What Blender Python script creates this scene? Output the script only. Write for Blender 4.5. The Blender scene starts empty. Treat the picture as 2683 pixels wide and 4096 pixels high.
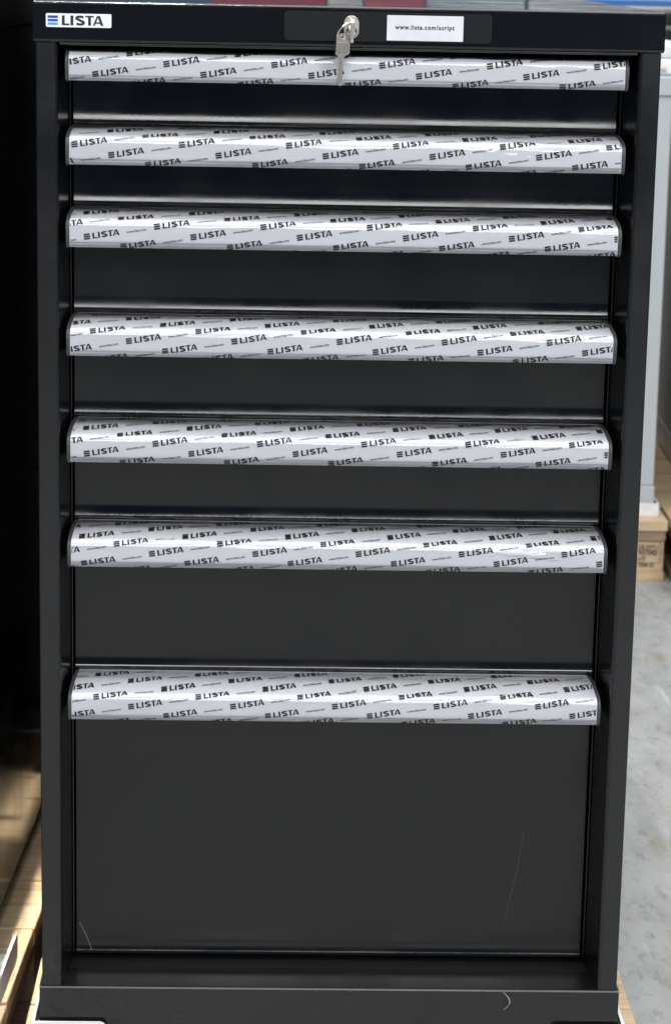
import bpy, bmesh, math, random
from mathutils import Vector, Matrix, noise

random.seed(7)
scene = bpy.context.scene
COL = scene.collection
MM = 0.001
rad = math.radians

# ------------------------------------------------------------------ camera
cam_d = bpy.data.cameras.new("camera")
cam = bpy.data.objects.new("camera", cam_d)
COL.objects.link(cam)
cam.location = (-0.0673, -2.2427, 1.0461)
cam.rotation_euler = (rad(77.226), rad(-1.1125), rad(-1.3589))
cam_d.sensor_fit = 'VERTICAL'
cam_d.sensor_height = 24.0
cam_d.lens = 57.78
cam_d.clip_start = 0.05
cam_d.clip_end = 100.0
cam_d.dof.use_dof = True
cam_d.dof.focus_distance = 2.20
cam_d.dof.aperture_fstop = 12.0
scene.camera = cam

# ------------------------------------------------------------------ world and lamps (indoor hall)
world = bpy.data.worlds.new("World")
scene.world = world
world.use_nodes = True
bg = world.node_tree.nodes["Background"]
bg.inputs[0].default_value = (0.42, 0.66, 1.0, 1)
bg.inputs[1].default_value = 0.14


def area_lamp(name, loc, target, sx, sy, power, color=(1, 1, 1)):
    d = bpy.data.lights.new(name, 'AREA')
    d.shape = 'RECTANGLE'
    d.size, d.size_y = sx, sy
    d.energy = power
    d.color = color
    o = bpy.data.objects.new(name, d)
    COL.objects.link(o)
    o.location = loc
    v = Vector(target) - Vector(loc)
    o.rotation_euler = v.to_track_quat('-Z', 'Y').to_euler()
    return o


area_lamp("high_window", (0.9, -6.1, 3.35), (0.1, 0.0, 0.8), 5.0, 1.2, 230, (1.0, 1.0, 1.0))
area_lamp("skylight_roof", (0.3, -1.9, 5.7), (0.3, -1.9, 0), 7.0, 5.2, 420, (1.0, 0.995, 0.99))
area_lamp("rear_roof_light", (0.4, 4.3, 5.4), (0.4, 4.3, 0), 7.0, 6.0, 290, (1.0, 0.99, 0.975))
strip = area_lamp("strip_lamp", (-0.41, 0.75, 5.0), (-0.41, 0.7501, 0), 0.04, 1.5, 13, (1.0, 0.94, 0.84))
strip.data.spread = rad(22)
strip.rotation_euler = (0, 0, 0)

vs = scene.view_settings
vs.view_transform = 'Standard'
vs.look = 'None'
vs.exposure = 0.2
vs.gamma = 1.0
vs.use_curve_mapping = False


# ------------------------------------------------------------------ materials
def new_mat(name):
    m = bpy.data.materials.new(name)
    m.use_nodes = True
    nt = m.node_tree
    b = nt.nodes["Principled BSDF"]
    return m, nt, b


def nd(nt, typ, **kw):
    n = nt.nodes.new(typ)
    for k, v in kw.items():
        if k in n.inputs:
            n.inputs[k].default_value = v
        else:
            setattr(n, k, v)
    return n


def coords(nt, scale=(1, 1, 1)):
    tc = nd(nt, "ShaderNodeTexCoord")
    mp = nd(nt, "ShaderNodeMapping")
    mp.inputs["Scale"].default_value = scale
    nt.links.new(tc.outputs["Object"], mp.inputs["Vector"])
    return mp.outputs["Vector"]


def noise_tex(nt, vec, scale, detail=3, rough=0.5):
    n = nd(nt, "ShaderNodeTexNoise")
    n.inputs["Scale"].default_value = scale
    n.inputs["Detail"].default_value = detail
    n.inputs["Roughness"].default_value = rough
    if vec is not None:
        nt.links.new(vec, n.inputs["Vector"])
    return n.outputs["Fac"]


def ramp(nt, fac, stops):
    r = nd(nt, "ShaderNodeValToRGB")
    el = r.color_ramp.elements
    while len(el) < len(stops):
        el.new(0.5)
    for e, (p, c) in zip(el, stops):
        e.position = p
        e.color = c if len(c) == 4 else (*c, 1)
    nt.links.new(fac, r.inputs["Fac"])
    return r.outputs["Color"]


def bump(nt, b, height, strength, dist=0.001):
    n = nd(nt, "ShaderNodeBump")
    n.inputs["Strength"].default_value = strength
    n.inputs["Distance"].default_value = dist
    nt.links.new(height, n.inputs["Height"])
    nt.links.new(n.outputs["Normal"], b.inputs["Normal"])


def paint(name, color, rough=0.25, ior=1.5, specks=0.0, peel=0.12, wave=0.0, smear=0.08):
    """powder coated sheet steel"""
    m, nt, b = new_mat(name)
    b.inputs["IOR"].default_value = ior
    v = coords(nt)
    # uneven gloss: handling smears
    sm = noise_tex(nt, v, 9.0, 4, 0.6)
    mr = nd(nt, "ShaderNodeMapRange")
    mr.inputs["From Min"].default_value = 0.3
    mr.inputs["From Max"].default_value = 0.7
    mr.inputs["To Min"].default_value = max(rough - smear, 0.02)
    mr.inputs["To Max"].default_value = rough + smear
    nt.links.new(sm, mr.inputs["Value"])
    nt.links.new(mr.outputs["Result"], b.inputs["Roughness"])
    if specks > 0:
        vo = nd(nt, "ShaderNodeTexVoronoi")
        vo.inputs["Scale"].default_value = 75.0
        nt.links.new(v, vo.inputs["Vector"])
        mask = noise_tex(nt, v, 14.0, 3)
        sp = ramp(nt, vo.outputs["Distance"], [(0.0, (1, 1, 1)), (0.045, (0, 0, 0))])
        mk = ramp(nt, mask, [(0.55, (0, 0, 0)), (0.66, (1, 1, 1))])
        mul = nd(nt, "ShaderNodeMath", operation='MULTIPLY')
        nt.links.new(sp, mul.inputs[0])
        nt.links.new(mk, mul.inputs[1])
        mul2 = nd(nt, "ShaderNodeMath", operation='MULTIPLY')
        nt.links.new(mul.outputs[0], mul2.inputs[0])
        mul2.inputs[1].default_value = specks
        mx = nd(nt, "ShaderNodeMixRGB")
        mx.inputs[1].default_value = (*color, 1)
        mx.inputs[2].default_value = (0.45, 0.43, 0.40, 1)
        nt.links.new(mul2.outputs[0], mx.inputs[0])
        nt.links.new(mx.outputs[0], b.inputs["Base Color"])
    else:
        b.inputs["Base Color"].default_value = (*color, 1)
    fine = noise_tex(nt, v, 900.0, 2)
    if wave > 0:
        big = noise_tex(nt, coords(nt, (1, 1, 0.45)), 26.0, 2)
        ad = nd(nt, "ShaderNodeMath", operation='MULTIPLY_ADD')
        nt.links.new(big, ad.inputs[0])
        ad.inputs[1].default_value = wave
        nt.links.new(fine, ad.inputs[2])
        bump(nt, b, ad.outputs[0], peel, 0.0004)
    else:
        bump(nt, b, fine, peel, 0.0003)
    return m


def plain(name, color, rough=0.5, metal=0.0, ior=1.45):
    m, nt, b = new_mat(name)
    v = coords(nt)
    n = noise_tex(nt, v, 60.0, 4, 0.6)
    c0 = tuple(c * 0.93 for c in color)
    c1 = tuple(min(c * 1.05, 1) for c in color)
    nt.links.new(ramp(nt, n, [(0.3, c0), (0.7, c1)]), b.inputs["Base Color"])
    b.inputs["Roughness"].default_value = rough
    b.inputs["Metallic"].default_value = metal
    b.inputs["IOR"].default_value = ior
    return m


M = {}
M['black'] = paint("black_powder_coat", (0.0042, 0.0044, 0.005), 0.26, 1.55, specks=0.18)
M['black_front'] = paint("black_drawer_coat", (0.0034, 0.0037, 0.0043), 0.17, 1.48, specks=0.10, wave=2.5, smear=0.10)
M['black_post'] = paint("black_post_coat", (0.0042, 0.0044, 0.005), 0.25, 1.55, specks=0.12, wave=5.0)
M['black_lid'] = paint("black_lid_coat", (0.0042, 0.0044, 0.005), 0.11, 1.55, specks=0.35, smear=0.05, peel=0.05)
M['black_neighbour'] = paint("black_dusty_coat", (0.002, 0.002, 0.002), 0.13, 1.2, specks=0.9, peel=0.08, smear=0.06)
M['dark_inside'] = plain("dark_steel_inside", (0.006, 0.006, 0.006), 0.6)
M['plastic'] = plain("dark_grey_plastic", (0.004, 0.004, 0.0043), 0.30)
M['cap'] = plain("grey_end_cap_plastic", (0.05, 0.05, 0.055), 0.42)
M['card'] = plain("white_card", (0.72, 0.72, 0.75), 0.55)
M['badge'] = plain("white_badge", (0.86, 0.86, 0.88), 0.25)
M['ink'] = plain("black_ink", (0.012, 0.012, 0.012), 0.45)
M['film_ink'] = plain("film_print_ink", (0.012, 0.0115, 0.0115), 0.5)
M['blue1'] = plain("dark_blue_enamel", (0.022, 0.065, 0.26), 0.3)
M['blue2'] = plain("mid_blue_enamel", (0.022, 0.10, 0.38), 0.3)
M['blue3'] = plain("light_blue_enamel", (0.05, 0.36, 0.78), 0.3)
M['chrome'] = plain("nickel_plated_steel", (0.78, 0.73, 0.66), 0.27, 1.0)
M['chrome_pink'] = plain("satin_nickel", (0.60, 0.53, 0.48), 0.34, 1.0)
M['foam'] = plain("white_tray_plastic", (0.84, 0.84, 0.84), 0.45)
M['grey_paint'] = paint("light_grey_coat", (0.50, 0.53, 0.54), 0.35, 1.45)
M['grey_paint2'] = paint("warm_grey_coat", (0.52, 0.52, 0.49), 0.38, 1.45)
M['red'] = paint("dark_red_coat", (0.33, 0.015, 0.03), 0.35, 1.45)
M['coral'] = paint("coral_red_coat", (0.60, 0.06, 0.06), 0.35, 1.45)
M['beige'] = paint("beige_coat", (0.60, 0.55, 0.50), 0.35, 1.45)
M['sage'] = paint("pale_grey_green_coat", (0.50, 0.53, 0.50), 0.35, 1.45)
M['pale'] = paint("pale_grey_coat", (0.56, 0.56, 0.54), 0.35, 1.45)
M['blue_beam'] = paint("blue_rack_coat", (0.03, 0.16, 0.47), 0.35, 1.45)
M['crate'] = plain("black_crate_plastic", (0.03, 0.03, 0.032), 0.5)
M['grey_foam'] = plain("mottled_grey_foam", (0.32, 0.32, 0.32), 0.8)
M['fibre'] = plain("pale_fibre", (0.26, 0.25, 0.23), 0.6)
M['scratch'] = plain("scratched_paint", (0.05, 0.05, 0.05), 0.6)


def make_handle_white():
    m, nt, b = new_mat("white_label_strip")
    v = coords(nt, (1, 1, 1))
    n = noise_tex(nt, coords(nt, (0.25, 1, 1)), 30.0, 3)
    nt.links.new(ramp(nt, n, [(0.3, (0.78, 0.785, 0.81)), (0.7, (0.83, 0.833, 0.855))]), b.inputs["Base Color"])
    b.inputs["Roughness"].default_value = 0.5
    return m


M['handle'] = make_handle_white()


def make_film():
    m = bpy.data.materials.new("clear_film")
    m.use_nodes = True
    nt = m.node_tree
    nt.nodes.clear()
    out = nd(nt, "ShaderNodeOutputMaterial")
    tr = nd(nt, "ShaderNodeBsdfTransparent")
    tr.inputs[0].default_value = (0.97, 0.975, 0.985, 1)
    gl = nd(nt, "ShaderNodeBsdfGlossy")
    gl.inputs["Roughness"].default_value = 0.12
    fr = nd(nt, "ShaderNodeFresnel")
    fr.inputs["IOR"].default_value = 1.55
    mr = nd(nt, "ShaderNodeMath", operation='MULTIPLY_ADD')
    mr.inputs[1].default_value = 1.0
    mr.inputs[2].default_value = 0.0
    mr.use_clamp = True
    nt.links.new(fr.outputs[0], mr.inputs[0])
    tc = nd(nt, "ShaderNodeTexCoord")
    mp = nd(nt, "ShaderNodeMapping")
    mp.inputs["Scale"].default_value = (0.12, 1.0, 1.0)
    nt.links.new(tc.outputs["Object"], mp.inputs["Vector"])
    n1 = noise_tex(nt, mp.outputs["Vector"], 160.0, 3, 0.55)
    bp = nd(nt, "ShaderNodeBump")
    bp.inputs["Strength"].default_value = 0.14
    bp.inputs["Distance"].default_value = 0.0012
    nt.links.new(n1, bp.inputs["Height"])
    nt.links.new(bp.outputs[0], gl.inputs["Normal"])
    nt.links.new(bp.outputs[0], fr.inputs["Normal"])
    mx = nd(nt, "ShaderNodeMixShader")
    nt.links.new(mr.outputs[0], mx.inputs[0])
    nt.links.new(tr.outputs[0], mx.inputs[1])
    nt.links.new(gl.outputs[0], mx.inputs[2])
    nt.links.new(mx.outputs[0], out.inputs["Surface"])
    return m


M['film'] = make_film()


def make_wood(name, a, bcol, dark):
    m, nt, b = new_mat(name)
    oi = nd(nt, "ShaderNodeObjectInfo")
    tc = nd(nt, "ShaderNodeTexCoord")
    ad = nd(nt, "ShaderNodeVectorMath", operation='ADD')
    sc = nd(nt, "ShaderNodeVectorMath", operation='SCALE')
    cmb = nd(nt, "ShaderNodeCombineXYZ")
    for i in range(3):
        nt.links.new(oi.outputs["Random"], cmb.inputs[i])
    nt.links.new(cmb.outputs[0], sc.inputs[0])
    sc.inputs["Scale"].default_value = 13.0
    nt.links.new(tc.outputs["Object"], ad.inputs[0])
    nt.links.new(sc.outputs[0], ad.inputs[1])
    mp = nd(nt, "ShaderNodeMapping")
    mp.inputs["Scale"].default_value = (1.0, 9.0, 9.0)
    nt.links.new(ad.outputs[0], mp.inputs["Vector"])
    g = noise_tex(nt, mp.outputs["Vector"], 9.0, 5, 0.62)
    mp2 = nd(nt, "ShaderNodeMapping")
    mp2.inputs["Scale"].default_value = (2.2, 5.0, 5.0)
    nt.links.new(ad.outputs[0], mp2.inputs["Vector"])
    w = nd(nt, "ShaderNodeTexWave", bands_direction='Y')
    w.inputs["Scale"].default_value = 5.5
    w.inputs["Distortion"].default_value = 7.0
    w.inputs["Detail"].default_value = 3.0
    w.inputs["Detail Scale"].default_value = 1.4
    nt.links.new(mp2.outputs["Vector"], w.inputs["Vector"])
    c1 = ramp(nt, g, [(0.28, dark), (0.5, a), (0.75, bcol)])
    mx = nd(nt, "ShaderNodeMixRGB", blend_type='MULTIPLY')
    mx.inputs[0].default_value = 0.2
    nt.links.new(c1, mx.inputs[1])
    nt.links.new(ramp(nt, w.outputs["Fac"], [(0.0, (0.62, 0.52, 0.42)), (0.5, (1, 1, 1))]), mx.inputs[2])
    hs = nd(nt, "ShaderNodeHueSaturation")
    mr = nd(nt, "ShaderNodeMapRange")
    mr.inputs["To Min"].default_value = 0.85
    mr.inputs["To Max"].default_value = 1.1
    nt.links.new(oi.outputs["Random"], mr.inputs["Value"])
    nt.links.new(mr.outputs["Result"], hs.inputs["Value"])
    nt.links.new(mx.outputs[0], hs.inputs["Color"])
    nt.links.new(hs.outputs[0], b.inputs["Base Color"])
    b.inputs["Roughness"].default_value = 0.75
    bump(nt, b, g, 0.35, 0.001)
    return m


M['wood'] = make_wood("pallet_pine", (0.62, 0.465, 0.29), (0.72, 0.565, 0.375), (0.46, 0.32, 0.185))
M['wood_old'] = make_wood("weathered_pallet_block", (0.36, 0.26, 0.17), (0.45, 0.34, 0.23), (0.22, 0.15, 0.10))


def make_concrete():
    m, nt, b = new_mat("stained_concrete")
    v = coords(nt)
    n1 = noise_tex(nt, coords(nt, (1.0, 0.45, 1)), 16.0, 9, 0.68)
    n2 = noise_tex(nt, coords(nt, (1.0, 0.4, 1)), 60.0, 6, 0.68)
    base = ramp(nt, n1, [(0.28, (0.27, 0.275, 0.27)), (0.5, (0.37, 0.375, 0.37)), (0.72, (0.44, 0.445, 0.44))])
    mx = nd(nt, "ShaderNodeMixRGB", blend_type='MULTIPLY')
    mx.inputs[0].default_value = 0.6
    nt.links.new(base, mx.inputs[1])
    nt.links.new(ramp(nt, n2, [(0.34, (0.5, 0.49, 0.47)), (0.47, (1, 1, 1))]), mx.inputs[2])
    # brown stains
    n3 = noise_tex(nt, coords(nt, (1.6, 0.35, 1)), 17.0, 6, 0.66)
    st = nd(nt, "ShaderNodeMixRGB")
    nt.links.new(ramp(nt, n3, [(0.57, (0, 0, 0)), (0.68, (0.7, 0.7, 0.7))]), st.inputs[0])
    nt.links.new(mx.outputs[0], st.inputs[1])
    st.inputs[2].default_value = (0.34, 0.27, 0.19, 1)
    # pale scuffs
    n4 = noise_tex(nt, coords(nt, (3.5, 0.5, 1)), 7.0, 3, 0.5)
    sc = nd(nt, "ShaderNodeMixRGB")
    nt.links.new(ramp(nt, n4, [(0.66, (0, 0, 0)), (0.74, (0.6, 0.6, 0.6))]), sc.inputs[0])
    nt.links.new(st.outputs[0], sc.inputs[1])
    sc.inputs[2].default_value = (0.62, 0.64, 0.65, 1)
    nt.links.new(sc.outputs[0], b.inputs["Base Color"])
    b.inputs["Roughness"].default_value = 0.55
    bump(nt, b, n2, 0.2, 0.002)
    return m


M['concrete'] = make_concrete()


# ------------------------------------------------------------------ mesh helpers (millimetres in, metres out)
def tag(o, label=None, cat=None, group=None, kind=None):
    if label: o["label"] = label
    if cat: o["category"] = cat
    if group: o["group"] = group
    if kind: o["kind"] = kind
    return o


def empty(name, loc=(0, 0, 0), rz=0.0):
    o = bpy.data.objects.new(name, None)
    COL.objects.link(o)
    o.location = Vector(loc) * MM
    o.rotation_euler = (0, 0, rz)
    o.empty_display_size = 0.05
    return o


def link_bm(name, bm, mat, parent=None, smooth=False):
    bmesh.ops.recalc_face_normals(bm, faces=bm.faces)
    bmesh.ops.scale(bm, vec=(MM, MM, MM), verts=bm.verts)
    me = bpy.data.meshes.new(name)
    bm.to_mesh(me)
    bm.free()
    for p in me.polygons:
        p.use_smooth = smooth
    me.materials.append(mat)
    o = bpy.data.objects.new(name, me)
    COL.objects.link(o)
    if parent: o.parent = parent
    return o


def bm_box(bm, x0, x1, y0, y1, z0, z1, bev=0.0, seg=2):
    r = bmesh.ops.create_cube(bm, size=1.0)
    vs_ = r["verts"]
    for v in vs_:
        v.co = Vector((x0 + (v.co.x + .5) * (x1 - x0), y0 + (v.co.y + .5) * (y1 - y0), z0 + (v.co.z + .5) * (z1 - z0)))
    if bev > 0:
        es = set()
        for v in vs_:
            es.update(v.link_edges)
        bmesh.ops.bevel(bm, geom=list(es), offset=bev, segments=seg, profile=0.5, affect='EDGES')
    return bm


def box(name, x0, x1, y0, y1, z0, z1, mat, parent=None, bev=0.0, seg=2):
    bm = bmesh.new()
    bm_box(bm, x0, x1, y0, y1, z0, z1, bev, seg)
    return link_bm(name, bm, mat, parent, smooth=False)


def bm_extrude_yz(bm, prof, x0, x1, closed=True, xn=2, xfun=None):
    """sweep a (y, z) outline along x; xfun(t, y, z) may taper"""
    rows = []
    for i in range(xn):
        t = i / (xn - 1)
        x = x0 + (x1 - x0) * t
        rows.append([bm.verts.new((x if xfun is None else xfun(x, y, z), y, z)) for y, z in prof])
    n = len(prof)
    for a, b in zip(rows, rows[1:]):
        for j in range(n if closed else n - 1):
            k = (j + 1) % n
            bm.faces.new((a[j], a[k], b[k], b[j]))
    if closed:
        bm.faces.new(rows[0])
        bm.faces.new(list(reversed(rows[-1])))
    return bm


def bm_prism_xy(bm, prof, z0, z1):
    a = [bm.verts.new((x, y, z0)) for x, y in prof]
    b = [bm.verts.new((x, y, z1)) for x, y in prof]
    n = len(prof)
    for j in range(n):
        k = (j + 1) % n
        bm.faces.new((a[j], a[k], b[k], b[j]))
    bm.faces.new(list(reversed(a)))
    bm.faces.new(b)
    return bm


def bm_prism_xz(bm, prof, y0, y1):
    a = [bm.verts.new((x, y0, z)) for x, z in prof]
    b = [bm.verts.new((x, y1, z)) for x, z in prof]
    n = len(prof)
    for j in range(n):
        k = (j + 1) % n
        bm.faces.new((a[j], a[k], b[k], b[j]))
    bm.faces.new(list(reversed(a)))
    bm.faces.new(b)
    return bm


def bm_tube(bm, pts, r, n=8, closed=False):
    rings = []
    m = len(pts)
    for i, p in enumerate(pts):
        p = Vector(p)
        a = Vector(pts[(i - 1) % m] if (closed or i > 0) else pts[i])
        b = Vector(pts[(i + 1) % m] if (closed or i < m - 1) else pts[i])
        t = (b - a).normalized()
        up = Vector((0, 0, 1)) if abs(t.z) < 0.9 else Vector((1, 0, 0))
        u = t.cross(up).normalized()
        w = t.cross(u)
        rr = r[i] if isinstance(r, (list, tuple)) else r
        rings.append([bm.verts.new(p + u * rr * math.cos(2 * math.pi * k / n) + w * rr * math.sin(2 * math.pi * k / n)) for k in range(n)])
    rng = range(m if closed else m - 1)
    for i in rng:
        A, B = rings[i], rings[(i + 1) % m]
        for k in range(n):
            bm.faces.new((A[k], A[(k + 1) % n], B[(k + 1) % n], B[k]))
    if not closed:
        bm.faces.new(list(reversed(rings[0])))
        bm.faces.new(rings[-1])
    return bm


def rounded_rect(x0, x1, z0, z1, r, n=5):
    pts = []
    for cx, cz, a0 in ((x1 - r, z1 - r, 0), (x0 + r, z1 - r, 90), (x0 + r, z0 + r, 180), (x1 - r, z0 + r, 270)):
        for i in range(n + 1):
            a = rad(a0 + 90 * i / n)
            pts.append((cx + r * math.cos(a), cz + r * math.sin(a)))
    return pts


# ------------------------------------------------------------------ lettering (flat shapes in a u, v plane)
def add_poly(bm, pts):
    return bm.faces.new([bm.verts.new((x, y, 0)) for x, y in pts])


def stroke(bm, pts, w):
    L, Rr = [], []
    for i, p in enumerate(pts):
        a = Vector(pts[max(i - 1, 0)])
        b = Vector(pts[min(i + 1, len(pts) - 1)])
        t = (b - a).normalized()
        nrm = Vector((-t.y, t.x))
        # strokes a little lighter on the horizontals
        ww = w * (0.80 + 0.20 * abs(t.y))
        L.append(bm.verts.new((p[0] + nrm.x * ww / 2, p[1] + nrm.y * ww / 2, 0)))
        Rr.append(bm.verts.new((p[0] - nrm.x * ww / 2, p[1] - nrm.y * ww / 2, 0)))
    for i in range(len(pts) - 1):
        bm.faces.new((L[i], L[i + 1], Rr[i + 1], Rr[i]))


def wordmark(bm):
    """LISTA, cap height 1, starts at u = 0, ends at 4.55"""
    add_poly(bm, [(0, 0), (.84, 0), (.84, .18), (.31, .18), (.31, 1), (0, 1)])
    add_poly(bm, [(.955, 0), (1.275, 0), (1.275, 1), (.955, 1)])
    pts = []
    cx, rx = 2.015, .41
    for i in range(15):                         # upper bowl
        a = rad(22 + (268 - 22) * i / 14)
        pts.append((cx + rx * math.cos(a), .74 + .165 * math.sin(a) * 1.0))
    for i in range(15):                         # lower bowl
        a = rad(92 - (92 + 158) * i / 14)
        pts.append((cx + .01 + (rx + .015) * math.cos(a), .275 + .18 * math.sin(a)))
    # smooth the middle
    sm = pts[:]
    for _ in range(2):
        sm = [sm[0]] + [((a[0] + 2 * b[0] + c[0]) / 4, (a[1] + 2 * b[1] + c[1]) / 4) for a, b, c in zip(sm, sm[1:], sm[2:])] + [sm[-1]]
    stroke(bm, sm, .29)
    add_poly(bm, [(2.60, .84), (3.54, .84), (3.54, 1), (2.60, 1)])
    add_poly(bm, [(2.91, 0), (3.23, 0), (3.23, .84), (2.91, .84)])
    add_poly(bm, [(3.44, 0), (3.66, 0), (4.01, .80), (3.90, 1)])
    add_poly(bm, [(3.90, 1), (4.01, .80), (4.24, 1)])
    add_poly(bm, [(4.01, .80), (4.24, .20), (4.33, 0), (4.62, 0), (4.24, 1)])
    add_poly(bm, [(3.7475, .20), (4.24, .20), (4.1825, .35), (3.813, .35)])


def bars(bm, x0=-1.45, x1=-.42):
    for k in range(3):
        z0 = k * .365
        add_poly(bm, [(x0, z0), (x1, z0), (x1, z0 + .27), (x0, z0 + .27)])


def text_bm(txt, size=1.0, bold=0.0, spacing=1.0):
    """flat mesh of a line of text with the built-in font, unit size"""
    c = bpy.data.curves.new("lettering_curve", 'FONT')
    c.body = txt
    c.size = size
    c.offset = bold
    c.space_character = spacing
    c.resolution_u = 3
    o = bpy.data.objects.new("lettering_curve", c)
    COL.objects.link(o)
    dg = bpy.context.evaluated_depsgraph_get()
    ev = o.evaluated_get(dg)
    me = ev.to_mesh()
    bm = bmesh.new()
    bm.from_mesh(me)
    ev.to_mesh_clear()
    bpy.data.objects.remove(o)
    bpy.data.curves.remove(c)
    return bm


def bm_data(bm):
    bm.verts.ensure_lookup_table()
    for i, v in enumerate(bm.verts):
        v.index = i
    return [v.co.copy() for v in bm.verts], [[v.index for v in f.verts] for f in bm.faces]


def fit_width(data, width):
    vs_, fs = data
    a = min(v.x for v in vs_)
    b = max(v.x for v in vs_)
    k = width / (b - a)
    return [Vector(((v.x - a) * k, v.y * k, 0)) for v in vs_], fs


def put(bm, data, fn):
    vs_, fs = data
    nv = [bm.verts.new(fn(v)) for v in vs_]
    for f in fs:
        try:
            bm.faces.new([nv[i] for i in f])
        except ValueError:
            pass


_b = bmesh.new(); wordmark(_b); WORD = bm_data(_b); _b.free()
_b = bmesh.new(); bars(_b); BARS = bm_data(_b); _b.free()
_b = text_bm("www.lista.com", 1.0, 0.014); WWW = fit_width(bm_data(_b), 18.0); _b.free()
_b = text_bm("www.lista.com/script", 1.0, 0.036, 1.2); CARD = fit_width(bm_data(_b), 53.0); _b.free()

# ------------------------------------------------------------------ floor
FZ = -120.0
bm = bmesh.new()
bm_box(bm, -9000, 9000, -6300, 9000, FZ - 100, FZ)
tag(link_bm("floor", bm, M['concrete']), kind="structure")


# ------------------------------------------------------------------ pallets
def pallet(name, label, x0, x1, y0, y1, boards, origin=(0, 0), rz=0.0, group=None, stamp=False):
    """boards: list of (ya, yb) deck boards that run along x, top at z = 0"""
    root = empty(name, (origin[0], origin[1], FZ), rz)
    tag(root, label, "pallet", group)
    Z = -FZ
    for (a, b) in boards:
        bm = bmesh.new()
        bm_box(bm, x0 + random.uniform(-.6, .6), x1 + random.uniform(-.6, .6), a, b, Z - 20, Z, 1.2, 1)
        # slightly ragged edges
        for v in bm.verts:
            v.co.z += 0.25 * noise.noise(v.co * 0.02)
        link_bm("deck_board", bm, M['wood'], root)
    w = 95
    for xs in ((x0 + 3, x0 + w), ((x0 + x1) / 2 - w / 2, (x0 + x1) / 2 + w / 2), (x1 - w, x1 - 3)):
        box("stringer_board", xs[0], xs[1], y0 + 4, y1 - 4, Z - 40.2, Z - 20.2, M['wood_old'], root, 1, 1)
        for yc in (y0 + 6, (y0 + y1) / 2 - 60, y1 - 126):
            box("block", xs[0] + 2, xs[1] - 2, yc, yc + 120, 18.2, Z - 40.4, M['wood_old'] if not stamp else M['wood'], root, 1.5, 1)
        box("bottom_board", xs[0], xs[1], y0 + 4, y1 - 4, 0, 18, M['wood_old'] if not stamp else M['wood'], root, 1, 1)
    return root


own_boards = [(-40, 92), (96, 214), (232, 352), (372, 492), (512, 632), (650, 790)]
pallet("pallet", "pine pallet carrying the black seven-drawer cabinet", -301, 311, -40, 790, own_boards, group="wooden pallets")
NR = -rad(2.48)
NO = (-351.4, 272.3)          # a point on the neighbour's side, base line
# neighbour pallet in the neighbour's frame: right edge about 34 mm to the right of the cabinet's side
nb_boards = [(-330, -180), (-172, 18.5), (20.5, 160), (166, 300), (306, 440), (446, 560)]
pallet("pallet", "pine pallet under the dusty black cabinet with a round side hole", -578, 34, -330, 560, nb_boards, NO, NR, group="wooden pallets")


# ------------------------------------------------------------------ corner trays (white plastic, base plate with two upstanding walls)
def corner_tray(label, x, y, sx, origin=(0, 0), rz=0.0, L=72, H=27, depth=132):
    """outer corner at (x, y); sx = +1 means the tray runs to +x, walls on the front and on the outer side"""
    root = empty("corner_tray", (origin[0], origin[1], 0), rz)
    tag(root, label, "tray", "white corner trays under cabinets")
    t = 3.0
    xa, xb = sorted((x, x + sx * L))
    box("base_plate", xa, xb, y, y + depth, 0.6, 2.8, M['foam'], root, 0.6, 1)
    bm = bmesh.new()
    bm_prism_xz(bm, rounded_rect(xa, xb, 2.9, H, 5), y, y + t)
    es = [e for e in bm.edges if abs(e.verts[0].co.y - e.verts[1].co.y) < 1e-6]
    bmesh.ops.bevel(bm, geom=es, offset=0.7, segments=2, affect='EDGES')
    link_bm("front_wall", bm, M['foam'], root)
    bm = bmesh.new()
    a, b = sorted((x, x + sx * t))
    pr_ = [(yy, zz) for yy, zz in rounded_rect(y + t + 0.1, y + depth, 2.9, H, 6)]
    bm_extrude_yz(bm, pr_, a, b, True)
    link_bm("side_wall", bm, M['foam'], root)
    return root


corner_tray("white corner tray under the plinth of the seven-drawer cabinet beside the dusty black cabinet", -290, -9, 1)
corner_tray("white corner tray under the plinth of the seven-drawer cabinet beside the bare concrete floor", 289, -9, -1)
corner_tray("white corner tray standing on the pallet of the dusty black cabinet", 28, -190, -1, NO, NR)


# ------------------------------------------------------------------ the drawer cabinet
cab = empty("drawer_cabinet", (0, 0, 3))
tag(cab, "black steel tool cabinet with seven drawers, white film-wrapped handles and a lock with keys", "cabinet")
CZ = -3.0       # parts below are written in pallet-top heights


def cpart(name, bm, mat, parent=None, smooth=False):
    bmesh.ops.translate(bm, vec=(0, 0, CZ), verts=bm.verts)
    return link_bm(name, bm, mat, parent or cab, smooth)


def cbox(name, x0, x1, y0, y1, z0, z1, mat, parent=None, bev=0.0, seg=2, smooth=False):
    bm = bmesh.new()
    bm_box(bm, x0, x1, y0, y1, z0, z1, bev, seg)
    return cpart(name, bm, mat, parent, smooth)


# lid
lid = cbox("lid", -282.5, 282.5, -3.8, 722, 964, 1000, M['black_lid'], None, 2.6, 7)
cbox("hem", -258.5, 258.5, -2.6, 40, 961.6, 963.9, M['black'], lid, 0.8, 2)

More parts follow.
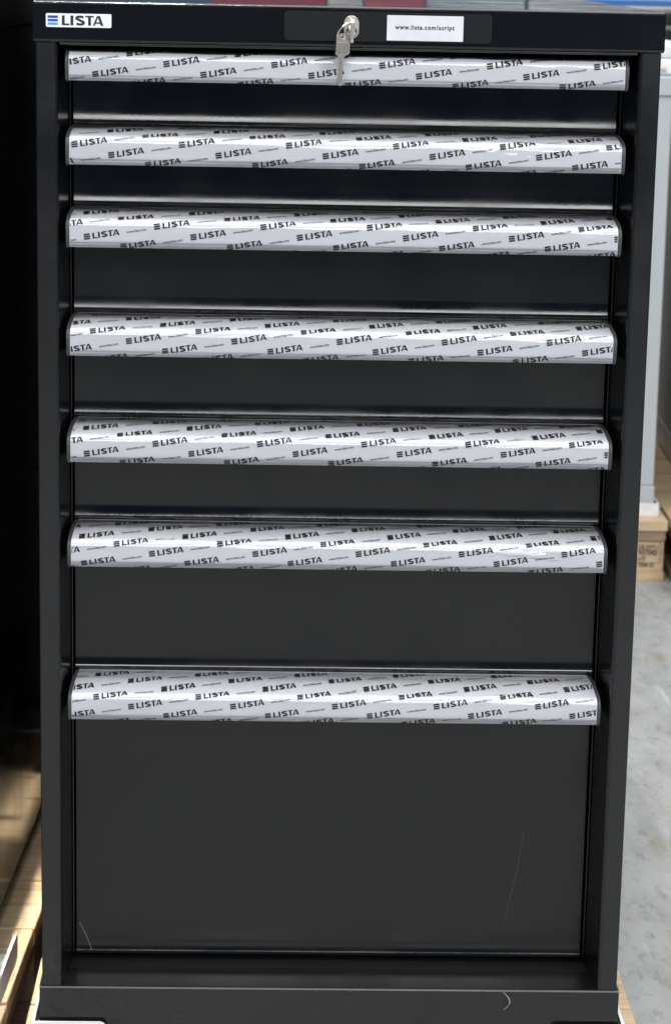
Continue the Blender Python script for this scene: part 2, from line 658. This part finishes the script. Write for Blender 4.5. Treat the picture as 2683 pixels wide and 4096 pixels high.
# posts with an angled inner return and a rear flange
for s in (-1, 1):
    prof = [(-280, 1.4), (-279.5, 0.5), (-278.6, 0), (-264.2, 0), (-262.9, 0.3), (-261.7, 1.0), (-260.8, 2.0), (-260.2, 3.4), (-255.8, 58), (-255.7, 61), (-258.0, 61.2),
            (-262.6, 4.4), (-264.4, 2.2), (-277.6, 2.2), (-277.8, 30), (-280, 30)]
    pr_ = [(-s * x if s > 0 else x, y) for x, y in prof] if s < 0 else [(-x, y) for x, y in reversed(prof)]
    bm = bmesh.new()
    bm_prism_xy(bm, pr_, 61.6, 963.6)
    cpart("post", bm, M['black_post'])
    # thin vertical rail in the gap beside the drawers
    cbox("side_rail", s * 254.4 - 0.7, s * 254.4 + 0.7, 64, 76, 68, 957, M['black_post'], None, 0.4, 2)
    a, b = sorted((s * 280, s * 278.6))
    cbox("side_panel", a, b, 30.2, 718, 61.6, 963.6, M['black'])
cbox("back_panel", -278.4, 278.4, 716, 717.5, 61.6, 963.6, M['dark_inside'])
# inner housing walls keep the gaps black
for s in (-1, 1):
    a, b = sorted((s * 276, s * 274))
    cbox("housing_wall", a, b, 62, 715, 62, 963, M['dark_inside'])

# plinth: front apron with a shallow top tray that steps up at the back
bm = bmesh.new()
prof = [(-1.0, 3.0), (-1.0, 58.2), (-0.85, 59.2), (-0.4, 60.0), (0.2, 60.6), (1.0, 60.9), (2.0, 61.0), (43.5, 61.0), (45, 60.7), (46.2, 59.6), (46.8, 58.0), (3, 57.0), (3, 3.0)]
bm_extrude_yz(bm, prof, -282.6, 282.2, True)
cpart("plinth", bm, M['black'])
for s in (-1, 1):
    a, b = sorted((s * 282.2, s * 280.2))
    cbox("plinth_side", a, b, 3.2, 718, 3, 58, M['black'])
cbox("plinth_floor", -276, 276, 50, 714, 58, 60, M['dark_inside'])

# ------------------------------------------------------------------ drawers
HTS = [75, 75, 100, 100, 100, 150, 296]
HX = -0.8
FRONT_Y = 70.0
HY = 7.1

# handle outline in (y, z) above the handle's lower edge, from the lower lip up and back to the drawer front
HP = [(7.6, 0.0), (6.4, 1.0), (6.0, 2.6), (6.2, 4.0), (5.2, 5.0), (4.9, 8.0), (4.8, 12.0), (4.9, 16.0), (5.2, 20.0), (6.2, 22.8),
      (8.4, 24.8), (12.0, 26.2), (20, 27.9), (30, 29.7), (36, 30.6), (42, 31.0), (48, 31.1), (58, 31.1), (66, 31.1)]


def arc(pts):
    s = [0.0]
    for a, b in zip(pts, pts[1:]):
        s.append(s[-1] + math.hypot(b[0] - a[0], b[1] - a[1]))
    return s


HS = arc(HP)
STOT = HS[-1]


def on_profile(s):
    """point and outward normal of the handle outline at arc length s"""
    s = min(max(s, 0.0), STOT)
    for i in range(len(HS) - 1):
        if s <= HS[i + 1] or i == len(HS) - 2:
            break

    def nrm(j):
        a = HP[max(j - 1, 0)]
        b = HP[min(j + 1, len(HP) - 1)]
        d = Vector((b[0] - a[0], b[1] - a[1])).normalized()
        return Vector((-d.y, d.x))
    t = (s - HS[i]) / (HS[i + 1] - HS[i])
    p = Vector(HP[i]).lerp(Vector(HP[i + 1]), t)
    n = nrm(i).lerp(nrm(i + 1), t).normalized()
    return p, n


def taper(x, y):
    """the grip narrows a little towards the drawer front"""
    return x * (1.0 - 0.011 * max(0.0, min(1.0, (y - 6) / 60.0)))


rt = random.Random(21)
TUCKS = []
for _k in range(7):
    L_ = [(rt.uniform(60, 150), rt.uniform(24, 34), -rt.uniform(0.05, 0.13), rt.uniform(90, 140), rt.uniform(0.8, 1.5), rt.uniform(0.8, 1.3)) for _ in range(2)]
    L_ += [(rt.uniform(-240, 120), rt.uniform(22, 40), rt.uniform(-0.06, 0.06), rt.uniform(60, 180), rt.uniform(0.4, 1.0), rt.uniform(0.7, 1.4)) for _ in range(5)]
    L_ += [(rt.uniform(-240, 150), rt.uniform(6, 20), rt.uniform(-0.02, 0.02), rt.uniform(80, 220), rt.uniform(0.1, 0.3), rt.uniform(0.7, 1.2)) for _ in range(3)]
    TUCKS.append(L_)


def crease(x, s, seed):
    """how far the shrink film stands off the grip"""
    h = 0.25
    # long shallow folds along the grip
    f = noise.noise(Vector((x * 0.006, s * 0.16, seed * 7.3)))
    h += 0.35 * max(0.0, f)
    # tented over the bend between front and shelf
    h += 0.55 * math.exp(-((s - 29) / 5.0) ** 2) * (0.5 + 0.5 * noise.noise(Vector((x * 0.02, seed * 3.1, 0))))
    # sharp diagonal tucks, each wrap has its own set
    for (x0, s0, k_, ln, amp, wd) in TUCKS[seed - 1]:
        u = (x - x0) / ln
        if 0 < u < 1:
            d = s - (s0 + k_ * (x - x0))
            h += amp * math.sin(math.pi * u) * math.exp(-(d / wd) ** 2)
    # puckers where the film is welded on the shelf
    h += 0.25 * max(0.0, noise.noise(Vector((x * 0.05, s * 0.3, seed * 11)))) * max(0.0, min(1.0, (s - 26) / 10))
    return h


ANCHOR = [(-165.8, 15.5), (-151.6, 18.8), (-173.8, 19.6), (-199.1, 14.2), (-174.4, 18.3), (-210.6, 22.1), (-229.9, 22.4)]


def s_of_z(z):
    for i in range(len(HP) - 1):
        if HP[i + 1][1] >= z:
            t = (z - HP[i][1]) / (HP[i + 1][1] - HP[i][1])
            return HS[i] + t * (HS[i + 1] - HS[i])
    return STOT


V1 = Vector((63.5, 10.0))
V2 = Vector((33.2, -8.9))
TILT = math.atan2(V1.y, V1.x)


S_RIDGE = HS[11]
STRETCH = 1.9      # the film is drawn tight over the shelf, which stretches its print


def film_s(t):
    return t if t < S_RIDGE else S_RIDGE + (t - S_RIDGE) * STRETCH


def film_print(i, hw):
    bm = bmesh.new()
    ax, az = ANCHOR[i]
    A = Vector((ax - HX, s_of_z(az) - 2.6))
    ct, st = math.cos(TILT), math.sin(TILT)
    for a in range(-12, 13):
        for b in range(-12, 13):
            o = A + V1 * a + V2 * b
            if not (-hw - 70 < o.x < hw + 20 and -20 < o.y < STOT + 12):
                continue

            def place(sc, off):
                def fn(v):
                    u, w = v.x * sc + off[0], v.y * sc + off[1]
                    return Vector((o.x + u * ct - w * st * 0.8, o.y + u * st + w * ct, 0))
                return fn
            cap = 5.35
            put(bm, BARS, place(cap, (cap * 1.45, 0)))
            put(bm, WORD, place(cap, (cap * 1.47, 0)))
            put(bm, WWW, place(1.0, (39.0, 0.6)))
    # trim to the film and cut into narrow bands that can follow the curve
    def cut(co, no, clear):
        g = bm.verts[:] + bm.edges[:] + bm.faces[:]
        bmesh.ops.bisect_plane(bm, geom=g, plane_co=co, plane_no=no, clear_outer=clear)
    cut((hw - 0.6, 0, 0), (1, 0, 0), True)
    cut((-hw + 0.6, 0, 0), (-1, 0, 0), True)
    cut((0, 0.6, 0), (0, -1, 0), True)
    cut((0, S_RIDGE + (STOT - 0.5 - S_RIDGE) / STRETCH, 0), (0, 1, 0), True)
    for k in range(1, 24):
        s = k * 1.7
        if s < 46:
            cut((0, s, 0), (0, 1, 0), False)
    for v in bm.verts:
        x, s = v.co.x, film_s(v.co.y)
        p, n = on_profile(s)
        h = crease(x, s, i + 1) + 0.22
        v.co = Vector((HX + taper(x, p.x), p.x + n.x * h, p.y + n.y * h))
    return bm


def scratch_strip(pts, w, y, z_off=0):
    bm = bmesh.new()
    L = []
    for k, (x, z) in enumerate(pts):
        ww = w * (0.35 + 0.65 * math.sin(math.pi * (k + 0.5) / len(pts)))
        L.append((bm.verts.new((x - ww / 2, y, z)), bm.verts.new((x + ww / 2, y, z))))
    for (a, b), (c, d) in zip(L, L[1:]):
        bm.faces.new((a, b, d, c))
    return bm


zh = 930.2
for i, h in enumerate(HTS):
    ztop = zh + 28.5                 # upper edge of this drawer front
    zbot = zh - h + 31.8             # lower edge of its lip
    # front panel: flat face, concave flare, rounded nose, turned under
    f = [(FRONT_Y, ztop), (FRONT_Y, zbot + 15.5)]
    yy, z_ = FRONT_Y, 15.5
    for k in range(1, 13):              # concave flare that steepens towards the nose
        yy -= math.tan(rad(1.25 * k)) * 0.9
        z_ -= 0.9
        f.append((yy, zbot + z_))
    f += [(yy - 0.35, zbot + z_ - 0.9), (yy - 0.45, zbot + z_ - 1.9), (yy - 0.35, zbot + 1.0), (yy + 0.3, zbot + 0.2), (yy + 1.2, zbot), (74, zbot), (74, ztop)]
    bm = bmesh.new()
    bm_extrude_yz(bm, f, HX - 251.0, HX + 252.2, True, 2)
    drawer = cpart("drawer", bm, M['black_front'])
    # drawer body behind
    cbox("drawer_box", -246, 246, 74.2, 690, zbot + 3, ztop - 6, M['dark_inside'], drawer)
    hw = 249.9
    # grip: 2 mm shell
    inner = []
    for k, p in enumerate(HP):
        _, n = on_profile(HS[k])
        inner.append((p[0] - n.x * 2.0, p[1] - n.y * 2.0))
    prof = [(y, zh + z) for y, z in HP] + [(FRONT_Y - 0.2, zh + 31.1), (FRONT_Y - 0.2, zh + 29.0)] + [(y, zh + z) for y, z in reversed(inner)]
    bm = bmesh.new()
    bm_extrude_yz(bm, prof, -hw, hw, True, 2, lambda x, y, z: HX + taper(x, y))
    for e in bm.faces:
        e.smooth = True
    cpart("handle", bm, M['handle'], drawer)
    # film
    nx, ns = 150, 44
    bm = bmesh.new()
    grid = []
    for a in range(nx + 1):
        x = -hw + 0.3 + (2 * hw - 0.6) * a / nx
        row = []
        for b in range(ns + 1):
            s = STOT * b / ns
            p, n = on_profile(s)
            hh = crease(x, s, i + 1)
            row.append(bm.verts.new((HX + taper(x, p.x), p.x + n.x * hh, zh + p.y + n.y * hh)))
        grid.append(row)
    for a in range(nx):
        for b in range(ns):
            bm.faces.new((grid[a][b], grid[a + 1][b], grid[a + 1][b + 1], grid[a][b + 1]))
    film = cpart("film_wrap", bm, M['film'], drawer, True)
    bm = film_print(i, hw)
    bmesh.ops.translate(bm, vec=(0, 0, zh), verts=bm.verts)
    cpart("film_lettering", bm, M['film_ink'], drawer)
    # end caps: solid cheek following the grip outline, 1 mm proud of it
    for s in (-1, 1):
        cp = []
        for k in range(0, 24):
            p, n = on_profile(STOT * (k / 23) ** 1.15)
            cp.append((p.x + n.x * 1.0, zh + p.y + n.y * 1.0))
        cp += [(FRONT_Y - 0.3, zh + 30), (FRONT_Y - 0.3, zh - 1.2), (9.0, zh - 1.2)]
        bm = bmesh.new()
        if s < 0:
            xa, xb = -hw - 3.3, -hw - 0.1
        else:
            xa, xb = hw + 0.1, hw + 3.3
        bm_extrude_yz(bm, cp, xa, xb, True, 2, lambda x, y, z: HX + taper(x, y))
        es = [e for e in bm.edges if abs(e.verts[0].co.x - e.verts[1].co.x) < 1.5 and
              abs((e.verts[0].co.x + e.verts[1].co.x) / 2 - HX) > hw * (1 - 0.011) + 2.2]
        bmesh.ops.bevel(bm, geom=es, offset=0.8, segments=2, affect='EDGES')
        cpart("end_cap", bm, M['cap'], drawer)
    if i == 6:
        zz = lambda t: t
        pts = [(191 - 15.5 * t + 1.2 * math.sin(t * 5), 203 - 104 * t) for t in [k / 14 for k in range(15)]]
        cpart("scratch", scratch_strip(pts, 0.55, FRONT_Y - 0.05), M['scratch'], drawer)
        pts = [(-249 + 14 * t - 2 * t * t, 99 - 28 * t) for t in [k / 8 for k in range(9)]]
        bm = bmesh.new()
        bm_tube(bm, [(x, FRONT_Y - 0.6 - 3.4 * max(0, (82 - z) / 20), z) for x, z in pts], 0.28, 5)
        cpart("fibre", bm, M['fibre'], drawer)
    zh -= h

# ------------------------------------------------------------------ badge, lock plate, label card on the lid
LY = -3.8


def flat_plate(name, pts, y_back, y_front, mat, parent, bev=0.5, seg=3):
    bm = bmesh.new()
    bm_prism_xz(bm, pts, y_front, y_back)
    es = [e for e in bm.edges if abs(e.verts[0].co.y - y_front) < 1e-6 and abs(e.verts[1].co.y - y_front) < 1e-6]
    bmesh.ops.bevel(bm, geom=es, offset=bev, segments=seg, affect='EDGES')
    return cpart(name, bm, mat, parent)


def lettering(name, pieces, y, mat, parent):
    bm = bmesh.new()
    for data, fn in pieces:
        put(bm, data, lambda v, fn=fn: Vector((fn(v)[0], y, fn(v)[1])))
    return cpart(name, bm, mat, parent)


flat_plate("logo_plate", rounded_rect(-270, -212, 977.2, 989.2, 1.2), LY, LY - 1.0, M['badge'], lid, 0.4)
cap = 8.6
lettering("logo_lettering", [(WORD, lambda v: (-255.8 + v.x * cap * 0.925, 978.9 + v.y * cap))], LY - 1.06, M['ink'], lid)
for k, mm in enumerate(('blue3', 'blue2', 'blue1')):
    z0 = 979.0 + k * 3.05
    bm = bmesh.new()
    b4 = [bm.verts.new(c) for c in ((-268.4, LY - 1.06, z0), (-259.4, LY - 1.06, z0), (-259.4, LY - 1.06, z0 + 2.2), (-268.4, LY - 1.06, z0 + 2.2))]
    bm.faces.new(b4)
    cpart("logo_bar", bm, M[mm], lid)

flat_plate("lock_plate", rounded_rect(-58.5, 126.5, 969.6, 995.3, 3.0), LY, LY - 2.2, M['plastic'], lid, 1.2, 6)
PY = LY - 2.2
flat_plate("label_card", rounded_rect(32.8, 100.9, 971.0, 993.2, 0.4), PY, PY - 0.4, M['card'], lid, 0.1, 1)
lettering("card_lettering", [(CARD, lambda v: (40.0 + v.x, 981.0 + v.y * 1.08))], PY - 0.46, M['ink'], lid)
cbox("card_tab", 62.5, 70.5, PY - 1.0, PY, 969.9, 970.8, M['plastic'], lid, 0.2, 1)
# oval escutcheon, lock barrel
flat_plate("lock_escutcheon", rounded_rect(-5.4, 7.8, 972.0, 992.2, 6.4, 8), PY, PY - 1.2, M['chrome_pink'], lid, 0.5)
bm = bmesh.new()
rings = []
for r_, yy in ((5.0, PY - 1.2), (5.0, PY - 2.6), (4.4, PY - 3.6), (3.0, PY - 4.3), (1.2, PY - 4.6)):
    rings.append([bm.verts.new((1.4 + r_ * math.cos(2 * math.pi * k / 28), yy, 978.4 + r_ * math.sin(2 * math.pi * k / 28))) for k in range(28)])
for A_, B_ in zip(rings, rings[1:]):
    for k in range(28):
        bm.faces.new((A_[k], A_[(k + 1) % 28], B_[(k + 1) % 28], B_[k]))
bm.faces.new(rings[-1])
cpart("lock_barrel", bm, M['chrome'], lid, True)


# ------------------------------------------------------------------ keys and ring
def key_shape():
    """key outline in its own plane: u across, w up; bow top at w = 0, tip at w = -46"""
    bow = [(-6.3, -1.6), (-5.2, -0.6), (-3, -0.1), (0, 0.5), (3, -0.1), (5.2, -0.6), (6.3, -1.6), (6.5, -9), (6.4, -16.6), (5.6, -18.0), (3.0, -19.2),
           (2.6, -22), (3.0, -23.5), (2.4, -25), (2.5, -28), (2.0, -29.5), (2.4, -31.5), (1.9, -34), (2.3, -36.5), (2.3, -42.5), (0.9, -45.4), (-0.7, -45.6), (-2.3, -43.0),
           (-2.4, -21.5), (-3.2, -20.6), (-3.4, -19.2), (-5.6, -18.2), (-6.4, -17.0), (-6.5, -9)]
    return [(u + (1.9 if w > -19.0 else (1.0 if w > -19.5 else 0)), w) for u, w in bow]


def key_mesh(hole=(2.2, -3.9, 1.9)):
    """solid key, thickness along y, with a real hole in the bow"""
    bm = bmesh.new()
    out = key_shape()
    n = len(out)
    hn = n
    cx, cz, hr = hole

    def ring(pts, y):
        return [bm.verts.new((u, y, w)) for u, w in pts]
    t = 1.15
    # split the outline: bow region ring-bridged to the hole, blade as an n-gon
    bow_idx = [i for i, p in enumerate(out) if p[1] >= -19.3]
    bowp = [out[i] for i in (list(range(23 + 2, n)) + list(range(0, 11)))]     # left neck up and round to right neck
    blade = [out[i] for i in range(10, 26)]
    angs = [math.atan2(w - cz, u - cx) for u, w in bowp]
    hp = [(cx + hr * math.cos(a), cz + hr * math.sin(a)) for a in angs]
    layers = []
    for y in (-t, t):
        layers.append((ring(bowp, y), ring(hp, y), ring(blade, y)))
    m = len(bowp)
    for (bo, ho, bl), flip in zip(layers, (False, True)):
        for k in range(m):
            q = (bo[k], bo[(k + 1) % m], ho[(k + 1) % m], ho[k])
            bm.faces.new(q)
        bm.faces.new(bl)
    (b0, h0, l0), (b1, h1, l1) = layers
    for k in range(m - 1):
        bm.faces.new((b0[k], b0[k + 1], b1[k + 1], b1[k]))
    for k in range(m):
        bm.faces.new((h0[k], h0[(k + 1) % m], h1[(k + 1) % m], h1[k]))
    for k in range(len(blade) - 1):
        bm.faces.new((l0[k], l0[k + 1], l1[k + 1], l1[k]))
    bmesh.ops.remove_doubles(bm, verts=bm.verts, dist=0.001)
    return bm


def world_part(name, bm, mat, parent=None, smooth=False):
    return link_bm(name, bm, mat, parent, smooth)


# hanging key, facing the room, turned a little so its left edge shows
hk = empty("key", (-8.6, -27.0, 976.6), rad(20))
hk.rotation_euler = (rad(4), rad(-1.0), rad(20))
tag(hk, "flat nickel key hanging from the split ring in front of the top handle", "key")
link_bm("key_body", key_mesh(), M['chrome'], hk)
bm = bmesh.new()
bm_box(bm, -3.1, 7.0, -1.55, -1.16, -17.0, -7.0, 0.25, 1)
link_bm("bow_field", bm, M['chrome_pink'], hk)
bm = bmesh.new()
for data in (WORD, BARS):
    put(bm, data, lambda v: Vector((-0.6 + v.x * 1.55, -1.6, -13.4 + v.y * 1.9)))
link_bm("bow_lettering", bm, M['chrome'], hk)
bm = bmesh.new()
bm_box(bm, -0.9, 0.7, -1.45, -1.16, -42.5, -19.5, 0.12, 1)
link_bm("blade_groove", bm, M['chrome_pink'], hk)

# key in the lock, bow edge-on: bow sticks out of the barrel towards the room
ik = empty("key", (1.2, -10.2, 979.5), 0)
tag(ik, "nickel key pushed into the lock, seen along its bow edge", "key")
bm = bmesh.new()
pts = rounded_rect(-20.5, -1.6, -10.6, 10.0, 3.0, 5)
hole_c = (-15.5, 6.2)
outn = len(pts)
lay = []
for x in (-1.3, 1.3):
    o_ = [bm.verts.new((x, a, b)) for a, b in pts]
    h_ = [bm.verts.new((x, hole_c[0] + 1.9 * math.cos(math.atan2(b - hole_c[1], a - hole_c[0])), hole_c[1] + 1.9 * math.sin(math.atan2(b - hole_c[1], a - hole_c[0])))) for a, b in pts]
    lay.append((o_, h_))
for o_, h_ in lay:
    for k in range(outn):
        bm.faces.new((o_[k], o_[(k + 1) % outn], h_[(k + 1) % outn], h_[k]))
for k in range(outn):
    j = (k + 1) % outn
    bm.faces.new((lay[0][0][k], lay[0][0][j], lay[1][0][j], lay[1][0][k]))
    bm.faces.new((lay[0][1][k], lay[0][1][j], lay[1][1][j], lay[1][1][k]))
link_bm("bow", bm, M['chrome'], ik)
box("blade", -1.0, 1.0, -1.7, 8.0, -2.6, 2.2, M['chrome'], ik, 0.3, 1)

# split ring: through both bows
kr = empty("key_ring", (-4.4, -26.2, 979.4), 0)
tag(kr, "small nickel split ring joining the two keys", "key ring")
bm = bmesh.new()
pts = []
ctr = Vector((0, 0, 0))
ux = Vector((7.0, 0.3, 6.4)).normalized()
uy = Vector((-2.4, -6.0, 3.3))
uy = (uy - ux * uy.dot(ux)).normalized()
for k in range(72):
    a = 2 * math.pi * k / 36
    p = (ux * math.cos(a) + uy * math.sin(a)) * 9.2 + ux.cross(uy) * (0.9 * k / 72)
    pts.append(p)
bm_tube(bm, pts, 0.62, 8)
link_bm("ring_coil", bm, M['chrome'], kr, True)

# curled shaving caught on the plinth edge
bm = bmesh.new()
pts = [(165.5 + 10 * math.sin(t * 2.6) * (1 - t * 0.3) + 3 * (1 - t), -2.2 - 1.5 * math.sin(t * 3), 59.5 - 19 * t) for t in [k / 14 for k in range(15)]]
bm_tube(bm, pts, [0.35 + 0.5 * math.sin(math.pi * k / 14) for k in range(15)], 6)
sh = link_bm("plastic_shaving", bm, M['fibre'], None, True)
tag(sh, "curled pale shaving clinging to the plinth of the black cabinet", "shaving")

# ------------------------------------------------------------------ dusty black cabinet beside it
nb = empty("black_cabinet", (NO[0], NO[1], 3), NR)
tag(nb, "dusty black steel cabinet side with one round hole near its lid", "cabinet")


def nbox(name, x0, x1, y0, y1, z0, z1, mat, parent=None, bev=0.0):
    bm = bmesh.new()
    bm_box(bm, x0, x1, y0, y1, z0 - 3, z1 - 3, bev, 2)
    return link_bm(name, bm, mat, parent or nb)


# side panel with a round hole
bm = bmesh.new()
hy, hz, hr = 269.0, 928.7, 5.2
Y0, Y1, Z0, Z1 = -150.0, 520.0, 26.0, 963.5
q = 14.0
sq = []
N = 24
for k in range(N):
    a = 2 * math.pi * k / N + math.pi / 4
    c, s_ = math.cos(a), math.sin(a)
    m_ = max(abs(c), abs(s_))
    sq.append((hy + q * c / m_, hz + q * s_ / m_))
ci = [(hy + hr * math.cos(2 * math.pi * k / N + math.pi / 4), hz + hr * math.sin(2 * math.pi * k / N + math.pi / 4)) for k in range(N)]
V = lambda y, z, x=-1.5: bm.verts.new((x, y, z - 3))
so = [V(*p) for p in sq]
co = [V(*p) for p in ci]
cin = [V(p[0], p[1], -4.0) for p in ci]
for k in range(N):
    j = (k + 1) % N
    bm.faces.new((so[k], so[j], co[j], co[k]))
    bm.faces.new((co[k], co[j], cin[j], cin[k]))
for (a, b, c, d) in ((Y0, hy - q, Z0, Z1), (hy + q, Y1, Z0, Z1), (hy - q, hy + q, Z0, hz - q), (hy - q, hy + q, hz + q, Z1)):
    bm.faces.new((V(a, c), V(b, c), V(b, d), V(a, d)))
link_bm("side_panel", bm, M['black_neighbour'], nb)
nbox("body", -560, -4.5, -148, 518, 62, 963, M['dark_inside'])
nbox("lid", -565, 1.5, -154, 524, 964, 1000, M['black_neighbour'], None, 2.5)
nbox("plinth", -558, -9, -146, 516, 3, 61, M['dark_inside'], None, 1.0)

# ------------------------------------------------------------------ cabinets behind, on their own pallets
def back_cabinet(name, label, mat, x0, x1, y0, y1, ztop, seams=(), z0=0.0, lid_h=36, plinth_h=60, rz=0.0, cat="cabinet", group=None):
    cx = (x0 + x1) / 2
    root = empty(name, (cx, y0, z0), rz)
    tag(root, label, cat, group)
    a, b = x0 - cx, x1 - cx
    D = y1 - y0
    box("body", a + 2, b - 2, 2, D, plinth_h, ztop - lid_h, mat, root, 1.5, 1)
    box("lid", a - 1, b + 1, -3, D + 3, ztop - lid_h + 0.5, ztop, mat, root, 2.5, 2)
    box("plinth", a, b, 0, D, 3, plinth_h - 1.0, mat, root, 1.5, 1)
    zs = list(seams)
    for u, w in zip(zs, zs[1:]):
        box("drawer_front", a + 62, b - 62, -1.2, 1.8, u + 2, w - 2, mat, root, 0.8, 1)
        box("handle", a + 62, b - 62, -16, -1.3, w - 22, w - 8, M['plastic'], root, 3, 2)
    return root


gy = 2372.0
back_cabinet("grey_cabinet", "light grey steel cabinet standing on the pallet with black stamped lettering", M['grey_paint'], 108, 674, gy, gy + 722, 835,
             (70, 220, 320, 420, 520, 620, 700, 795))
pallet("pallet", "pine pallet with black stamped lettering on its corner block, under the light grey cabinet", 85, 697, 2330, 3130,
       [(2330, 2450), (2462, 2580), (2600, 2720), (2740, 2860), (2880, 3000), (3012, 3130)], group="wooden pallets", stamp=True)
corner_tray("white corner tray under the light grey cabinet", 683, gy - 9, -1, L=90)
# stamp on the corner block
PB = bpy.data.objects
bm = bmesh.new()


def stamp_text(txt, width, x, z, hs=1.0):
    b_ = text_bm(txt, 1.0, 0.03)
    d_ = fit_width(bm_data(b_), width)
    b_.free()
    put(bm, d_, lambda v: Vector((x + v.x, 0, z + v.y * hs)))


stamp_text("DE-NW-1", 38, 643, -56, 1.25)
stamp_text("937043", 36, 643, -68.5, 1.3)
stamp_text("HT", 15, 643, -80, 1.0)
stamp_text("- 7008 03", 36, 638, -92, 1.15)
for (xa, xb, za, zb) in ((600, 686, -43.2, -42.2), (684.8, 686, -83, -42.2), (600, 686, -84, -83)):
    vv = [bm.verts.new((x, 0, z)) for x, z in ((xa, za), (xb, za), (xb, zb), (xa, zb))]
    bm.faces.new(vv)
for v in bm.verts:
    v.co.y = 2335.7
st_root = [o for o in COL.objects if o.name.startswith("pallet") and o.type == 'EMPTY'][-1]
so_ = link_bm("stamped_lettering", bm, M['ink'], None)
so_.parent = st_root
so_.location = (0, 0, -FZ * MM)

# white package on the grey cabinet
pk = empty("foam_package", (400, gy + 30, 835.5))
tag(pk, "white moulded foam package lying on top of the light grey cabinet", "package")
box("lower_shell", -285, 290, 0, 560, 0, 30, M['foam'], pk, 8, 3)
box("upper_shell", -280, 286, 10, 550, 30.3, 62, M['foam'], pk, 10, 3)
bm = bmesh.new()
bm_tube(bm, [(262 - 80 * (1 - t), -0.5 + 1.5 * t, 26 - 16 * t) for t in [k / 6 for k in range(7)]], 5.0, 8)
link_bm("slanted_band", bm, M['beige'], pk, True)  # beige band set at a slant on the package front

# black trays with grey foam, further back
tr = empty("stacked_trays", (900, 3260, 0))
tag(tr, "stack of black trays with mottled grey layers behind the white foam package", "trays")
zz = 640.0
for k, (ztop_, mt) in enumerate(((862, 'crate'), (871, 'grey_foam'), (894, 'crate'), (905, 'grey_foam'), (929.5, 'crate'), (942, 'grey_foam'))):
    nm = "tray" if mt == 'crate' else "foam_layer"
    box(nm, -280 + 4 * (k % 2), 300, 0, 200, zz, ztop_ - 0.3, M[mt], tr, 3, 2)
    zz = ztop_
box("stand", -270, 290, 10, 190, FZ, 639.6, M['crate'], tr, 4, 1)

# blue workbench edge with legs
rk = empty("workbench", (900, 3500, FZ))
tag(rk, "blue steel workbench edge behind the stacked black trays", "workbench")
box("bench_top", -650, 1200, 0, 80, 939.5 - FZ, 955 - FZ, M['blue_beam'], rk, 2, 2)
for x in (-640, 1140):
    box("leg", x, x + 50, 5, 75, 0, 939 - FZ, M['blue_beam'], rk, 3, 1)

# warm grey cabinet at the right, side on
rc = back_cabinet("grey_cabinet", "warm grey steel cabinet seen from its side beside the light grey cabinet", M['grey_paint2'], 770, 1328, 2300, 3200, 1000, (), rz=-rad(1.6))
pallet("pallet", "pine pallet under the warm grey cabinet", 705, 1320, 2200, 3260,
       [(2200, 2330), (2345, 2470), (2490, 2620), (2640, 2770), (2790, 2920), (2940, 3070), (3090, 3260)], group="wooden pallets")

# coloured cabinets behind the black one; its glossy lid mirrors them
yb = 3600
for nm, lb, mt, xa, xb, zt in (
        ("red_cabinet", "dark red steel cabinet standing behind the black one", 'red', -215, 52, 1250),
        ("beige_cabinet", "narrow beige steel cabinet between the dark red and the coral one", 'beige', 54, 138, 1250),
        ("coral_cabinet", "coral red steel cabinet standing behind the black one", 'coral', 140, 282, 1250),
        ("sage_cabinet", "pale grey-green steel cabinet beside the coral red one", 'sage', 284, 515, 1250),
        ("pale_cabinet", "wide pale grey steel cabinet beside the grey-green one", 'pale', 521, 1200, 1250)):
    back_cabinet(nm, lb, M[mt], xa, xb, yb, yb + 600, zt, (), z0=FZ, plinth_h=80)

back_cabinet("black_cabinet", "unseen black cabinet added behind the seven-drawer one to keep reflections dark", M['black'], -283, 283, 727, 1470, 990, ())  # added out of view so the dusty side panel mirrors black
pallet("pallet", "pine pallet under the added unseen cabinet behind the seven-drawer one", -300, 300, 800, 1500, [(800, 940), (960, 1100), (1120, 1260), (1280, 1500)], group="wooden pallets")
back_cabinet("black_cabinet", "unseen black cabinet added behind the dusty one to block its reflections", M['black'], -856, -289, 806, 1526, 990, ())  # added out of view, closes the slot so no red is mirrored there
pallet("pallet", "pine pallet under the added unseen cabinet behind the dusty one", -880, -290, 850, 1550, [(850, 990), (1010, 1150), (1170, 1310), (1330, 1550)], group="wooden pallets")
